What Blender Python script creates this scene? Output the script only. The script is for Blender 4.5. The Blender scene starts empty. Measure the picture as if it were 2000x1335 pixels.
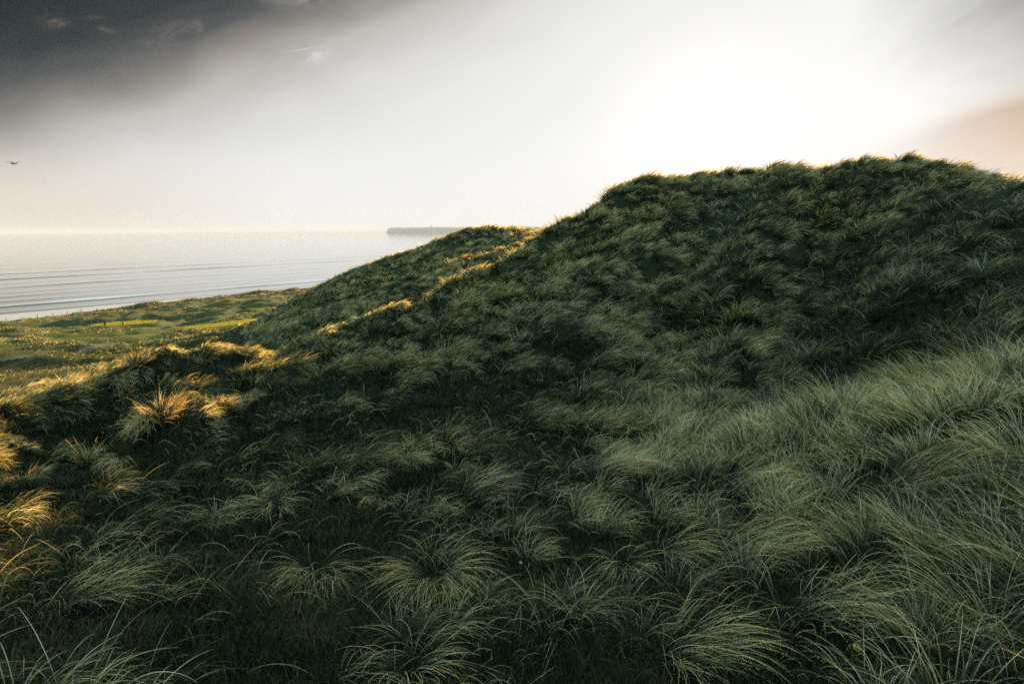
import bpy, bmesh, math
import numpy as np
from mathutils import Matrix, Vector

rng = np.random.default_rng(7)
S = bpy.context.scene
COL = S.collection
R = math.radians

# ------------------------------------------------------------------ camera
CAM_Z = 30.0                       # eye height above the sea
F, PW, PH = 1200.0, 2000.0, 1335.0  # focal length in photo pixels, photo size
PITCH, ROLL = 10.42, -0.38
cam = bpy.data.cameras.new('camera')
cam.sensor_width = 36.0
cam.lens = 36.0 * F / PW
cam.clip_start, cam.clip_end = 0.05, 120000.0
camo = bpy.data.objects.new('camera', cam)
COL.objects.link(camo)
CM = Matrix.Rotation(R(90 - PITCH), 4, 'X') @ Matrix.Rotation(R(ROLL), 4, 'Z')
camo.matrix_world = Matrix.Translation((0, 0, CAM_Z)) @ CM
S.camera = camo

def ray(px, py):
    d = CM.to_3x3() @ Vector(((px - PW / 2) / F, -(py - PH / 2) / F, -1.0))
    return np.array(d)

def azel(px, py):
    d = ray(px, py)
    return math.atan2(d[0], d[1]), d[2] / math.hypot(d[0], d[1])     # azimuth (0 = +Y, + to the right), slope

# ------------------------------------------------------------------ world, sun, exposure
SUN_AZ, SUN_EL = azel(1368, 264)[0], math.atan(azel(1368, 264)[1])   # the sun stands just over the dune crest
W = bpy.data.worlds.new('World'); S.world = W; W.use_nodes = True
nt = W.node_tree; nt.nodes.clear()
def N(t, **k):
    n = nt.nodes.new(t)
    for a, b in k.items(): setattr(n, a, b)
    return n
def M(op, a, b=None, c=None, clamp=False):
    n = N('ShaderNodeMath', operation=op); n.use_clamp = clamp
    for i, v in enumerate((a, b, c)):
        if v is None: continue
        if isinstance(v, (int, float)): n.inputs[i].default_value = v
        else: nt.links.new(v, n.inputs[i])
    return n.outputs[0]
def SM(v, lo, hi, a=0.0, b=1.0):
    n = N('ShaderNodeMapRange', interpolation_type='SMOOTHSTEP'); n.clamp = True
    nt.links.new(v, n.inputs[0])
    for i, x in enumerate((lo, hi, a, b)): n.inputs[i + 1].default_value = x
    return n.outputs[0]
def MIX(f, a, b):
    n = N('ShaderNodeMix', data_type='RGBA')
    nt.links.new(f, n.inputs[0])
    for i, v in ((6, a), (7, b)):
        if isinstance(v, tuple): n.inputs[i].default_value = (*v, 1)
        else: nt.links.new(v, n.inputs[i])
    return n.outputs[2]
def RAMP(v, stops, lo, hi):
    n = N('ShaderNodeValToRGB'); cr = n.color_ramp; cr.interpolation = 'EASE' if False else 'LINEAR'
    nt.links.new(M('DIVIDE', M('SUBTRACT', v, lo), hi - lo), n.inputs[0])
    while len(cr.elements) < len(stops): cr.elements.new(0.5)
    for e, (p, c) in zip(cr.elements, stops):
        e.position = (p - lo) / (hi - lo); e.color = (*c, 1)
    return n.outputs[0]
tc = N('ShaderNodeTexCoord'); sx = N('ShaderNodeSeparateXYZ')
nt.links.new(tc.outputs['Generated'], sx.inputs[0])
X, Y, Z = sx.outputs
DEG = 57.29578
az = M('MULTIPLY', M('ARCTAN2', X, Y), DEG)
el = M('MULTIPLY', M('ARCSINE', Z), DEG)
# wisps: noise in cloud-layer coordinates
cv = N('ShaderNodeCombineXYZ')
nt.links.new(M('MULTIPLY_ADD', az, 0.06, M('MULTIPLY', el, 0.05)), cv.inputs[0])
nt.links.new(M('MULTIPLY_ADD', el, 0.17, M('MULTIPLY', az, -0.06)), cv.inputs[1])
nz = N('ShaderNodeTexNoise'); nz.inputs['Scale'].default_value = 1.1; nz.inputs['Detail'].default_value = 6
nz.inputs['Roughness'].default_value = 0.55; nz.inputs['Distortion'].default_value = 0.6
nt.links.new(cv.outputs[0], nz.inputs['Vector'])
wn = M('SUBTRACT', nz.outputs[0], 0.5)
nz2 = N('ShaderNodeTexNoise'); nz2.inputs['Scale'].default_value = 3.3; nz2.inputs['Detail'].default_value = 7
nz2.inputs['Roughness'].default_value = 0.6; nz2.inputs['Distortion'].default_value = 1.0
nt.links.new(cv.outputs[0], nz2.inputs['Vector'])
q = M('SUBTRACT', el, M('MULTIPLY', M('ADD', az, 40), 0.42))
qn = M('MULTIPLY_ADD', wn, -3.6, q)
sky = RAMP(qn, [(-28, (1.02, 1.0, .97)), (-16, (.93, .925, .91)), (-9, (.86, .86, .85)), (-3, (.80, .80, .79)), (1.0, (.70, .69, .67)),
                (4.3, (.52, .50, .47)), (7.2, (.235, .218, .198)), (9, (.098, .104, .106)), (11, (.036, .047, .052)),
                (17, (.0, .008, .013))], -28, 17)
# warm low band at the left, white towards the sun
lowl = M('MULTIPLY', SM(az, -12, -42), SM(el, 7.5, 1.5))
sky = MIX(M('MULTIPLY', SM(el, 9, 1.5), SM(az, -40, -16)), sky, (.90, .89, .87))
sky = MIX(M('MULTIPLY', lowl, .85), sky, (.80, .71, .60))
# bright wisps of cirrus
def blob(a0, e0, ra, re, col, k, sky):
    d = M('SQRT', M('ADD', M('POWER', M('DIVIDE', M('SUBTRACT', az, a0), ra), 2), M('POWER', M('DIVIDE', M('SUBTRACT', el, e0), re), 2)))
    m = M('MULTIPLY', SM(d, 1.0, 0.0), SM(nz2.outputs[0], .45, .68))
    return MIX(M('MULTIPLY', m, k), sky, col)
sky = blob(-17.0, 14.1, 2.6, 1.0, (.92, .92, .92), .9, sky)
sky = blob(-34.5, 14.3, 1.4, 1.0, (.40, .26, .20), .75, sky)
sky = blob(-31.8, 14.3, 1.8, 1.1, (.33, .24, .20), .6, sky)
sky = blob(-24.5, 14.6, 7.0, 2.0, (.34, .28, .25), .55, sky)
sky = blob(-19.0, 18.2, 6.0, 1.3, (.52, .50, .48), .5, sky)
# darker cloud towards the top right
dr = M('SQRT', M('ADD', M('POWER', M('SUBTRACT', az, 45), 2), M('POWER', M('MULTIPLY', M('SUBTRACT', el, 21), 1.0), 2)))
sky = MIX(SM(M('MULTIPLY_ADD', wn, 6, dr), 20, 4, 0, .97), sky, (.16, .15, .145))
# orange cloud bank low at the right
line = M('SUBTRACT', M('MULTIPLY_ADD', M('SUBTRACT', az, 39.8), .27, 9.4), el)
line = M('MULTIPLY_ADD', wn, 2.5, line)
bank = M('MULTIPLY', SM(line, -1.0, 1.3), SM(az, 27, 41))
bcol = RAMP(line, [(0, (.72, .56, .38)), (1.2, (.58, .38, .24)), (3.2, (.74, .53, .38)), (6, (.86, .70, .57))], 0, 6)
sky = MIX(M('MULTIPLY', bank, .82), sky, bcol)
# glare of the sun behind thin cloud
sd = (math.sin(SUN_AZ) * math.cos(SUN_EL), math.cos(SUN_AZ) * math.cos(SUN_EL), math.sin(SUN_EL))
vd = N('ShaderNodeVectorMath', operation='DOT_PRODUCT'); vd.inputs[1].default_value = sd
nt.links.new(tc.outputs['Generated'], vd.inputs[0])
ang = M('MULTIPLY', M('ARCCOSINE', M('MINIMUM', vd.outputs['Value'], 1.0)), DEG)
glow = M('ADD', M('MULTIPLY', M('EXPONENT', M('MULTIPLY', M('POWER', M('DIVIDE', ang, 17), 2), -1)), .07),
         M('MULTIPLY', M('EXPONENT', M('MULTIPLY', M('POWER', M('DIVIDE', ang, 6.0), 2), -1)), .22))
addc = N('ShaderNodeVectorMath', operation='SCALE'); addc.inputs[0].default_value = (1.0, .86, .62)
nt.links.new(glow, addc.inputs[3])
sm = N('ShaderNodeVectorMath', operation='ADD')
nt.links.new(sky, sm.inputs[0]); nt.links.new(addc.outputs[0], sm.inputs[1])
cloudbg = N('ShaderNodeBackground'); cloudbg.inputs[1].default_value = 0.263
nt.links.new(sm.outputs[0], cloudbg.inputs[0])
ns = N('ShaderNodeTexSky', sky_type='NISHITA'); ns.sun_disc = False
ns.sun_elevation = SUN_EL; ns.sun_rotation = SUN_AZ; ns.air_density = 1.0; ns.dust_density = .6; ns.ozone_density = 2.5
skybg = N('ShaderNodeBackground'); skybg.inputs[1].default_value = 0.065
nt.links.new(ns.outputs[0], skybg.inputs[0])
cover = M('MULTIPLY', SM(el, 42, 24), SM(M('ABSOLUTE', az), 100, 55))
# unseen teal sky overhead and behind the camera, added as fill for the shade
fillbg = N('ShaderNodeBackground'); fillbg.inputs[0].default_value = (.48, .94, 1.0, 1); fillbg.inputs[1].default_value = 0.44
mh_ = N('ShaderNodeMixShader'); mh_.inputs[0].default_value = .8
nt.links.new(SM(el, 25, 60, 0, .9), mh_.inputs[0]); nt.links.new(skybg.outputs[0], mh_.inputs[1]); nt.links.new(fillbg.outputs[0], mh_.inputs[2])
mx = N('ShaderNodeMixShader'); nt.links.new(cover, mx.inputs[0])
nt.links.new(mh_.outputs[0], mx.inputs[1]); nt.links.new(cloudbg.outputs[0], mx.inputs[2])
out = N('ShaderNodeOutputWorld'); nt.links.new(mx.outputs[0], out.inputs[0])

sl = bpy.data.lights.new('sun', 'SUN'); sl.energy = 5.0; sl.angle = R(0.5); sl.color = (1.0, .75, .42)
so = bpy.data.objects.new('sun', sl); COL.objects.link(so)
so.rotation_euler = Vector(sd).to_track_quat('Z', 'Y').to_euler(); so.location = (0, 0, 80)

vs = S.view_settings; vs.view_transform = 'Standard'; vs.look = 'None'; vs.exposure = 1.95; vs.gamma = 1.0
S.cycles.max_bounces = 5; S.cycles.diffuse_bounces = 1; S.cycles.transmission_bounces = 3; S.cycles.glossy_bounces = 3
S.cycles.use_denoising = False
S.cycles.sample_clamp_indirect = 4.0
try: S.cycles_curves.shape = 'RIBBONS'; S.cycles_curves.subdivisions = 2
except Exception: pass

# ------------------------------------------------------------------ helpers
def tag(o, label=None, cat=None, group=None, kind=None):
    for k, v in (('label', label), ('category', cat), ('group', group), ('kind', kind)):
        if v: o[k] = v
    return o
def obj(name, data, mat=None, parent=None):
    o = bpy.data.objects.new(name, data); COL.objects.link(o)
    if mat: data.materials.append(mat)
    if parent: o.parent = parent
    return o
def empty(name, loc, rz=0.0):
    o = bpy.data.objects.new(name, None); COL.objects.link(o)
    o.location = loc; o.rotation_euler = (0, 0, rz); return o
def grid_mesh(name, P, wrap=False):
    """P (rows, cols, 3) -> quad sheet"""
    nr, nc = P.shape[:2]
    i = np.arange(nr * nc).reshape(nr, nc)
    a, b, c, d = i[:-1, :-1], i[:-1, 1:], i[1:, 1:], i[1:, :-1]
    q = np.stack([a, b, c, d], -1).reshape(-1, 4)
    return raw_mesh(name, P.reshape(-1, 3), q)
def raw_mesh(name, V, Q, smooth=True):
    m = bpy.data.meshes.new(name); k = Q.shape[1]
    m.vertices.add(len(V)); m.vertices.foreach_set('co', np.ascontiguousarray(V, np.float32).ravel())
    m.loops.add(Q.size); m.loops.foreach_set('vertex_index', np.ascontiguousarray(Q, np.int32).ravel())
    m.polygons.add(len(Q)); m.polygons.foreach_set('loop_start', np.arange(0, Q.size, k, dtype=np.int32))
    m.update(calc_edges=True)
    if smooth: m.polygons.foreach_set('use_smooth', np.ones(len(Q), bool))
    return m
def smooth(x, a, b):
    t = np.clip((x - a) / (b - a), 0, 1); return t * t * (3 - 2 * t)
_perm = np.random.default_rng(3).permutation(1024)
_gang = np.random.default_rng(4).random(1024) * 2 * np.pi
def perlin(x, y):
    xi, yi = np.floor(x).astype(int), np.floor(y).astype(int); xf, yf = x - xi, y - yi
    u, v = xf ** 3 * (xf * (xf * 6 - 15) + 10), yf ** 3 * (yf * (yf * 6 - 15) + 10)
    def g(ix, iy, dx, dy):
        a = _gang[_perm[(_perm[ix & 1023] + iy) & 1023]]; return np.cos(a) * dx + np.sin(a) * dy
    n00, n10 = g(xi, yi, xf, yf), g(xi + 1, yi, xf - 1, yf)
    n01, n11 = g(xi, yi + 1, xf, yf - 1), g(xi + 1, yi + 1, xf - 1, yf - 1)
    return 1.5 * ((n00 * (1 - u) + n10 * u) * (1 - v) + (n01 * (1 - u) + n11 * u) * v)
def fbm(x, y, o=4, g=.5):
    s, a = 0, 1.0
    for k in range(o): s = s + a * perlin(x * 2 ** k + 17.3 * k, y * 2 ** k - 9.1 * k); a *= g
    return s

# ------------------------------------------------------------------ ground relief: control points (photo column, row) at a measured distance
CP = {}
pts = [
 # left edge
 (0,1335,3.0),(0,1200,4.4),(0,1100,6.4),(0,1060,8.4),(0,1030,9.0),(0,1015,9.6),(0,995,10.8),(0,955,11.5),(0,938,12.0),(0,922,13.6),(0,900,14.3),(0,850,15.2),(0,800,15.8),(0,755,16.2),(0,785,18.5),
 (0,720,48),(0,700,62),(0,660,135),(0,640,185),(0,630,222),
 (120,1335,2.8),(120,1200,4.1),(120,1100,6.0),(120,1000,9.4),(120,960,10.6),(120,920,11.2),(120,908,12.4),(120,885,14.6),(120,850,15.6),(120,780,16.7),(120,720,17.3),(120,745,19.5),
 (120,700,58),(120,670,88),(120,640,165),(120,622,222),
 (240,1335,2.7),(240,1200,3.9),(240,1100,5.6),(240,1000,8.8),(240,945,10.3),(240,910,10.8),(240,900,11.8),(240,870,14.0),(240,800,16.6),(240,730,18.0),(240,674,18.8),(240,702,21.0),
 (240,655,100),(240,634,165),(240,613,215),
 (300,866,12.4),(300,815,12.8),(300,785,13.2),(300,773,14.2),(300,778,15.8),
 (330,1200,3.8),(330,1100,5.4),(330,1000,8.4),(330,900,11.6),(330,866,12.3),(330,820,12.6),(330,790,13.2),(330,778,14.4),(330,778,15.6),(330,720,17.6),(330,655,19.6),(330,684,22.5),
 (330,644,120),(330,627,152),(330,600,215),
 (430,1335,2.65),(430,1200,3.7),(430,1100,5.1),(430,1000,7.0),(430,900,10.2),(430,848,12.2),(430,810,12.7),(430,786,13.2),(430,779,14.4),(430,776,15.6),(430,730,17.4),(430,664,19.8),(430,692,23.0),
 (430,640,130),(430,588,240),
 (500,800,13.4),(500,768,15.0),(500,655,48),(500,668,66),(465,672,60),(430,672,66),(380,676,70),
 (540,1000,6.6),(540,900,9.2),(540,800,12.8),(540,740,16.0),(540,700,18.0),(540,674,19.8),(540,692,23.0),(540,630,34),(540,618,44),(540,609,54),(540,612,66),
 (540,572,262),
 (620,1335,2.6),(620,1200,3.6),(620,1100,4.8),(620,1000,6.3),(620,900,8.6),(620,800,11.8),(620,735,15.0),(620,690,18.0),(620,660,21.0),(620,640,23.5),(620,655,26.5),(620,615,36),(620,622,40),(620,578,48),(620,556,54),(620,575,66),
 (700,900,7.9),(700,800,10.6),(700,720,14.2),(700,660,18.4),(700,626,21.6),(700,640,25.0),(700,588,36),(700,604,40),(700,548,49),(700,524,54),(700,545,66),
 (800,1335,2.6),(800,1200,3.5),(800,1100,4.55),(800,1000,5.9),(800,900,7.8),(800,800,10.4),(800,720,13.8),(800,650,18.2),(800,605,22.0),(800,622,25.5),(800,570,31),(800,542,36.0),(800,558,40),(800,515,47),(800,496,52.0),(800,520,63),
 (900,900,7.7),(900,800,10.2),(900,700,14.4),(900,620,19.2),(900,570,22.8),(900,548,24.6),(900,566,28.0),(900,525,34.0),(900,510,37),(900,526,41),(900,475,48),(900,450,52),(900,470,62),
 (1000,1335,2.6),(1000,1200,3.5),(1000,1100,4.5),(1000,1000,5.8),(1000,900,7.6),(1000,800,10.0),(1000,700,14.0),(1000,600,19.6),(1000,540,24.0),(1000,506,26.8),(1000,520,29.6),(1000,482,37),(1000,492,40),(1000,448,50),(1000,465,60),
 (1076,800,9.9),(1076,650,16.4),(1076,550,22.4),(1076,480,26.6),(1076,440,29.0),(1076,452,33.0),(1076,442,46),(1076,475,60),
 (1140,700,14.4),(1140,500,24.4),(1108,421,29.3),(1140,406,29.4),(1170,386,29.4),(1140,425,34),(1140,470,50),
 (1200,1335,2.6),(1200,1200,3.5),(1200,1100,4.45),(1200,1000,5.7),(1200,930,6.9),(1200,880,8.0),(1200,850,8.9),(1200,790,10.8),(1200,700,14.6),(1200,600,18.8),(1200,500,23.4),(1200,420,27.2),(1200,368,29.4),(1200,392,34),(1200,460,50),
 (1260,600,18.6),(1260,450,25.6),(1260,338,29.8),(1260,366,35),
 (1320,1000,5.6),(1320,900,7.3),(1320,850,8.3),(1320,825,9.4),(1320,790,11.0),(1320,700,14.2),(1320,550,20.4),(1320,420,26.6),(1320,350,30.0),(1320,368,36),(1320,450,52),
 (1400,1335,2.6),(1400,1200,3.45),(1400,1100,4.4),(1400,1000,5.5),(1400,900,6.9),(1400,834,8.2),(1400,818,9.6),(1400,740,12.4),(1400,650,16.0),(1400,550,20.0),(1400,450,24.4),(1400,346,29.4),(1400,366,36),(1400,450,52),
 (1500,330,29.2),(1500,355,35.5),(1540,322,28.8),(1575,334,28.6),(1600,1335,2.6),(1600,1200,3.4),(1600,1100,4.25),(1600,1000,5.2),(1600,900,6.4),(1600,830,7.5),(1600,788,8.5),(1600,778,10.2),(1600,700,13.2),(1600,600,16.8),(1600,500,20.4),(1600,400,25.0),(1600,319,28.4),(1600,345,34),(1600,450,50),
 (1680,294,28.0),(1740,294,27.8),(1740,332,33),
 (1800,1335,2.6),(1800,1200,3.35),(1800,1100,4.1),(1800,1000,5.0),(1800,900,6.0),(1800,800,7.3),(1800,736,8.6),(1800,724,10.4),(1800,650,13.2),(1800,550,16.6),(1800,450,20.2),(1800,380,24.0),(1800,305,27.2),(1800,345,33),(1800,450,48),
 (1880,326,26.4),(1900,362,31),(1955,360,25.5),(1960,380,30),
 (2000,1335,2.6),(2000,1200,3.3),(2000,1100,4.0),(2000,1000,4.8),(2000,900,5.7),(2000,800,6.8),(2000,692,8.7),(2000,680,10.4),(2000,600,13.0),(2000,500,16.4),(2000,420,20.4),(2000,344,25.0),(2000,370,30),(2000,450,46),
]
cx, cy_, cs = [], [], []
AL = 1.25                                        # log-distance weight against azimuth
def addp(a, r, s): cx.append(a); cy_.append(AL * math.log(r)); cs.append(s)
for px, py, r in pts:
    a, s = azel(px, py); addp(a, r, s - .38 * min(1, max(.35, (r - 3) / 8)) / r * (r < 56) - (.24 / r if px < 590 and 16.1 < r < 24 else 0))   # the rows were read off the top of the grass
for d, k in ((-58, 0), (-80, 0), (-110, 0), (-145, 0), (-180, 0), (58, 2000), (75, 2000), (110, 2000), (145, 2000), (180, 2000)):
    if abs(d) < 100:
        for py, r in (((1335, 2.9), (1000, 7.2), (850, 11.2), (752, 16), (748, 18.5), (700, 62), (640, 185)) if k == 0 else
                      ((1335, 2.6), (1000, 4.8), (800, 6.6), (690, 8.6), (600, 12.8), (420, 20.4), (345, 25), (355, 32), (440, 46))):
            addp(R(d), r, azel(k, py)[1] * (1 if abs(d) < 70 else .8))
    else:
        for r, z in ((2.6, -1.9), (6, -1.5), (15, -1.5), (40, -6), (120, -20)): addp(R(d), r, z / r)
for d in range(-180, 181, 30):
    addp(R(d), .9, -1.92 / .9); addp(R(d), .4, -1.86 / .4)
for d in (-28, -17, -10, 0, 12, 25, 40, 60):      # hidden ground behind the dune ridge, far land
    if d >= -17: addp(R(d), 85, -13 / 85)
    if d >= -10: addp(R(d), 150, -21 / 150)
    addp(R(d), 300, -27 / 300); addp(R(d), 700, -27 / 700)
for d in (-40, -60, -90, -130, 130, 180): addp(R(d), 300, -27 / 300); addp(R(d), 700, -27 / 700)
cx, cy_, cs = map(np.array, (cx, cy_, cs))
# thin-plate spline of slope over (azimuth, log distance)
def tphi(d2): return .5 * d2 * np.log(d2 + 1e-12)
_lo = np.abs(cs) > 1.3
nC = len(cx)
A = np.zeros((nC + 3, nC + 3))
A[:nC, :nC] = tphi((cx[:, None] - cx) ** 2 + (cy_[:, None] - cy_) ** 2) + 8e-5 * np.eye(nC)
A[:nC, nC] = 1; A[:nC, nC + 1] = cx; A[:nC, nC + 2] = cy_; A[nC:, :nC] = A[:nC, nC:].T
# spline z/r**0.9-ish: slope is already scale free except at our feet
sol = np.linalg.solve(A, np.concatenate([np.arctan(cs), np.zeros(3)]))
def slope(a, r):
    a = np.asarray(a, float); L = AL * np.log(r); sh = a.shape; a = a.ravel(); L = L.ravel(); o = np.empty(len(a))
    for i in range(0, len(a), 60000):
        aa, ll = a[i:i + 60000], L[i:i + 60000]
        o[i:i + 60000] = tphi((aa[:, None] - cx) ** 2 + (ll[:, None] - cy_) ** 2) @ sol[:nC] + sol[nC] + sol[nC + 1] * aa + sol[nC + 2] * ll
    return np.tan(o).reshape(sh)

azs = np.concatenate([np.linspace(-180, -62, 40)[:-1], np.arange(-62, 62, .2), np.linspace(62, 180, 40)])
azs = np.radians(azs)
rs = np.concatenate([[.3, .5, .75], np.exp(np.arange(math.log(1.0), math.log(720), .0125))])
AZ, RR = np.meshgrid(azs, rs)
GX, GY = RR * np.sin(AZ), RR * np.cos(AZ)
GZ = slope(AZ, RR) * RR
# the shore runs obliquely away: u along it, v out to sea
NV = np.array([-.791, .612]); NU = np.array([.612, .791])
GV, GU = GX * NV[0] + GY * NV[1], GX * NU[0] + GY * NU[1]
def lump(x, y):
    """clump field of the marram, -1 in the gaps .. +1 on a clump"""
    wx, wy = x + .5 * perlin(x / 1.7, y / 1.7 + 40), y + .5 * perlin(x / 1.7 + 40, y / 1.7)
    return np.clip(1.5 * perlin(wx / 1.05 + 7, wy / 1.05) + .45 * perlin(wx / .5, wy / .5), -1, 1)
def relief(x, y, r):
    """hummocks: knee-high near, broad on the links"""
    near = smooth(r, 55, 30)
    h = .17 * fbm(x / 1.9, y / 1.9, 4, .5) * smooth(r, .5, 3) * (.55 + .45 * smooth(r, 8, 16))
    h = h + .15 * lump(x, y) * smooth(r, 4, 10)
    spur = 1 - .65 * smooth(np.arctan2(x, y), R(5), R(0)) * smooth(r, 20, 26)
    h = h * (1 - .45 * smooth(np.arctan2(x, y), R(13), R(9)) * smooth(r, 23, 26)); spur = spur * (1 - .5 * smooth(np.arctan2(x, y), R(13), R(9)) * smooth(r, 23, 26))
    h2 = .40 * spur * fbm(x / 5.5 + 5, y / 5.5, 3, .5) * smooth(r, 7, 14)
    far = smooth(r, 35, 75)
    ru_, rv_ = x * .612 + y * .791, -x * .791 + y * .612
    rid = 1 - np.abs(fbm(ru_ / 34 + 3, rv_ / 19, 3, .5))
    return (h + h2) * near + far * (2.6 * (rid - .66) + .35 * fbm(x / 5, y / 5, 3, .55))
# flat mown ground on the links: (centre x, y, half length, half width, angle)
def P3(px, py, z):                                 # where a photo pixel meets the level z below the eye
    d = ray(px, py); k = z / d[2]; return np.array([d[0] * k, d[1] * k])
GZ = GZ + relief(GX, GY, RR)
def crest_line(P, hgt, wid):
    """a raised spine along a line of (column, row, distance) points"""
    q_ = [(r_ * math.sin(azel(a_, b_)[0]), r_ * math.cos(azel(a_, b_)[0])) for a_, b_, r_ in P]
    d_ = np.full(GX.shape, 1e9)
    for (x0, y0), (x1, y1) in zip(q_, q_[1:]):
        ex, ey = x1 - x0, y1 - y0; t_ = np.clip(((GX - x0) * ex + (GY - y0) * ey) / (ex * ex + ey * ey), 0, 1)
        d_ = np.minimum(d_, np.hypot(GX - x0 - ex * t_, GY - y0 - ey * t_))
    return hgt * np.exp(-(d_ / wid) ** 2) * (1 + .5 * perlin(GX / 2.1, GY / 2.1))
GZ = GZ + crest_line([(600, 655, 21.8), (640, 640, 22.6), (700, 626, 22.6), (800, 605, 23), (900, 548, 25.2), (1000, 506, 27.4), (1076, 442, 29.5)], .34, 1.1)
GZ = GZ + crest_line([(1390, 370, 28.5), (1370, 450, 24.6), (1345, 560, 20), (1330, 660, 16), (1290, 740, 13)], -.55, 1.0)
GZ = GZ + crest_line([(1470, 400, 27), (1480, 500, 22.3), (1450, 600, 18.2), (1420, 700, 14.4)], .30, 1.0)
GZ = GZ + crest_line([(1620, 400, 25), (1600, 520, 20), (1540, 640, 15.8), (1520, 720, 12.8)], -.40, 1.0)
GZ = GZ + crest_line([(1200, 450, 25.6), (1160, 560, 20.8), (1120, 660, 16.2)], .25, 1.2)
GZ = GZ + crest_line([(265, 792, 13.0), (350, 782, 13.7), (465, 780, 14.2)], .26, .75)
GZ = GZ + crest_line([(-60, 945, 11.7), (60, 935, 11.6), (140, 918, 11.3)], .22, .7) + crest_line([(-60, 1012, 9.8), (70, 1020, 9.4)], .22, .7)
GZ = GZ + crest_line([(620, 615, 36), (700, 588, 36.5), (800, 542, 37), (900, 510, 38), (1000, 482, 38)], .45, 1.3)
# fore-dune along the beach, then the beach, then under the sea
fd = np.exp(-((GV - 238) / 7.5) ** 2) * (.35 + 1.0 * fbm(GU / 16, GV / 16, 3) + .9 * smooth(GU, 55, 100))
land = smooth(GV, 215, 236)
GZ = np.where(GV > 200, GZ * (1 - land) + (-27.9 + 1.3 * smooth(GU, 55, 125) + .5 * fbm(GU / 9, GV / 9, 3)) * land, GZ)
GZ = GZ + np.where(GV > 205, fd, 0)
GZ = GZ - smooth(GV, 246, 262) * 5.5
# mown terraces: tee and fairway are levelled into the dunes
TEE = [P3(165, 640, -21.0), P3(178, 634, -21.0), P3(225, 628.5, -21.0), P3(312, 625, -21.0), P3(300, 632, -21.0), P3(240, 636.5, -21.0), P3(200, 639.5, -21.0)]
FAIR = [P3(325, 645, -19.2), P3(372, 638, -19.2), P3(420, 632, -19.2), P3(470, 626, -19.2), P3(520, 621, -19.2), P3(560, 618, -19.2), P3(575, 622, -19.2), P3(520, 629, -19.2), P3(470, 634, -19.2), P3(420, 640, -19.2), P3(370, 645, -19.2)]
def poly_sd(poly, x, y):
    """signed distance, negative inside"""
    p = np.array(poly); d = np.full(x.shape, 1e9); ins = np.zeros(x.shape, bool)
    for a, b in zip(p, np.roll(p, -1, 0)):
        e = b - a; wx, wy = x - a[0], y - a[1]
        t = np.clip((wx * e[0] + wy * e[1]) / (e @ e), 0, 1)
        d = np.minimum(d, np.hypot(wx - e[0] * t, wy - e[1] * t))
        c = (a[1] > y) != (b[1] > y)
        ins ^= c & (x < (b[0] - a[0]) * (y - a[1]) / (b[1] - a[1] + 1e-12) + a[0])
    return np.where(ins, -d, d)
sel = (RR > 70) & (RR < 260) & (AZ < R(-5))
SDT = np.full(GX.shape, 1e3); SDF = SDT.copy()
SDT[sel] = poly_sd(TEE, GX[sel], GY[sel]); SDF[sel] = poly_sd(FAIR, GX[sel], GY[sel])
for SD, zz, ru in ((SDT, -21.0, 3.5), (SDF, -19.2, 9.0)):
    GZ = GZ - 1.5 * smooth(SD, .3, 3) * smooth(SD, 16, 5)
    k = smooth(SD, ru * .5, .3); GZ = GZ * (1 - k) + zz * k
LOGR = np.log(rs)
def samp(G, a, r):
    i = np.interp(np.log(r), LOGR, np.arange(len(rs))); j = np.interp(a, azs, np.arange(len(azs)))
    i0 = np.minimum(i.astype(int), len(rs) - 2); j0 = np.minimum(j.astype(int), len(azs) - 2); fi, fj = i - i0, j - j0
    return (G[i0, j0] * (1 - fi) + G[i0 + 1, j0] * fi) * (1 - fj) + (G[i0, j0 + 1] * (1 - fi) + G[i0 + 1, j0 + 1] * fi) * fj
def zat(x, y): return samp(GZ, np.arctan2(x, y), np.hypot(x, y)) + CAM_Z
SLOPE = GZ / RR
CMX = np.maximum.accumulate(SLOPE, 0)              # horizon so far along each bearing
# world gradient for downhill combing
dzx = np.gradient(GZ, axis=0) / np.gradient(RR, axis=0)

def hit(px, py):
    """where the line of sight through a photo pixel meets the ground"""
    d = ray(px, py); az_ = math.atan2(d[0], d[1]); rr_ = np.exp(np.linspace(math.log(1.5), math.log(300), 4000))
    zz = samp(GZ, np.full(4000, az_), rr_); lo_ = rr_ * d[2] / math.hypot(d[0], d[1])
    k_ = int(np.argmax(zz >= lo_)); return np.array([rr_[k_] * math.sin(az_), rr_[k_] * math.cos(az_)])

# ------------------------------------------------------------------ materials
def mat(name):
    m = bpy.data.materials.new(name); m.use_nodes = True; t = m.node_tree
    return m, t, t.nodes['Principled BSDF']
def nd(t, typ, **k):
    n = t.nodes.new(typ)
    for a, b in k.items():
        if a in n.inputs: n.inputs[a].default_value = b
        else: setattr(n, a, b)
    return n
def noise_ramp(t, scale, stops, detail=5, rough=.6, coord='Object', stretch=None):
    c = nd(t, 'ShaderNodeTexCoord'); n = nd(t, 'ShaderNodeTexNoise', Scale=scale, Detail=detail, Roughness=rough)
    src = c.outputs[coord]
    if stretch:
        mp = nd(t, 'ShaderNodeMapping'); mp.inputs['Scale'].default_value = stretch; t.links.new(src, mp.inputs[0]); src = mp.outputs[0]
    t.links.new(src, n.inputs['Vector'])
    r = nd(t, 'ShaderNodeValToRGB'); cr = r.color_ramp
    while len(cr.elements) < len(stops): cr.elements.new(.5)
    for e, (p, c_) in zip(cr.elements, stops): e.position = p; e.color = (*c_, 1)
    t.links.new(n.outputs[0], r.inputs[0]); return r.outputs[0], n.outputs[0]

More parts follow.
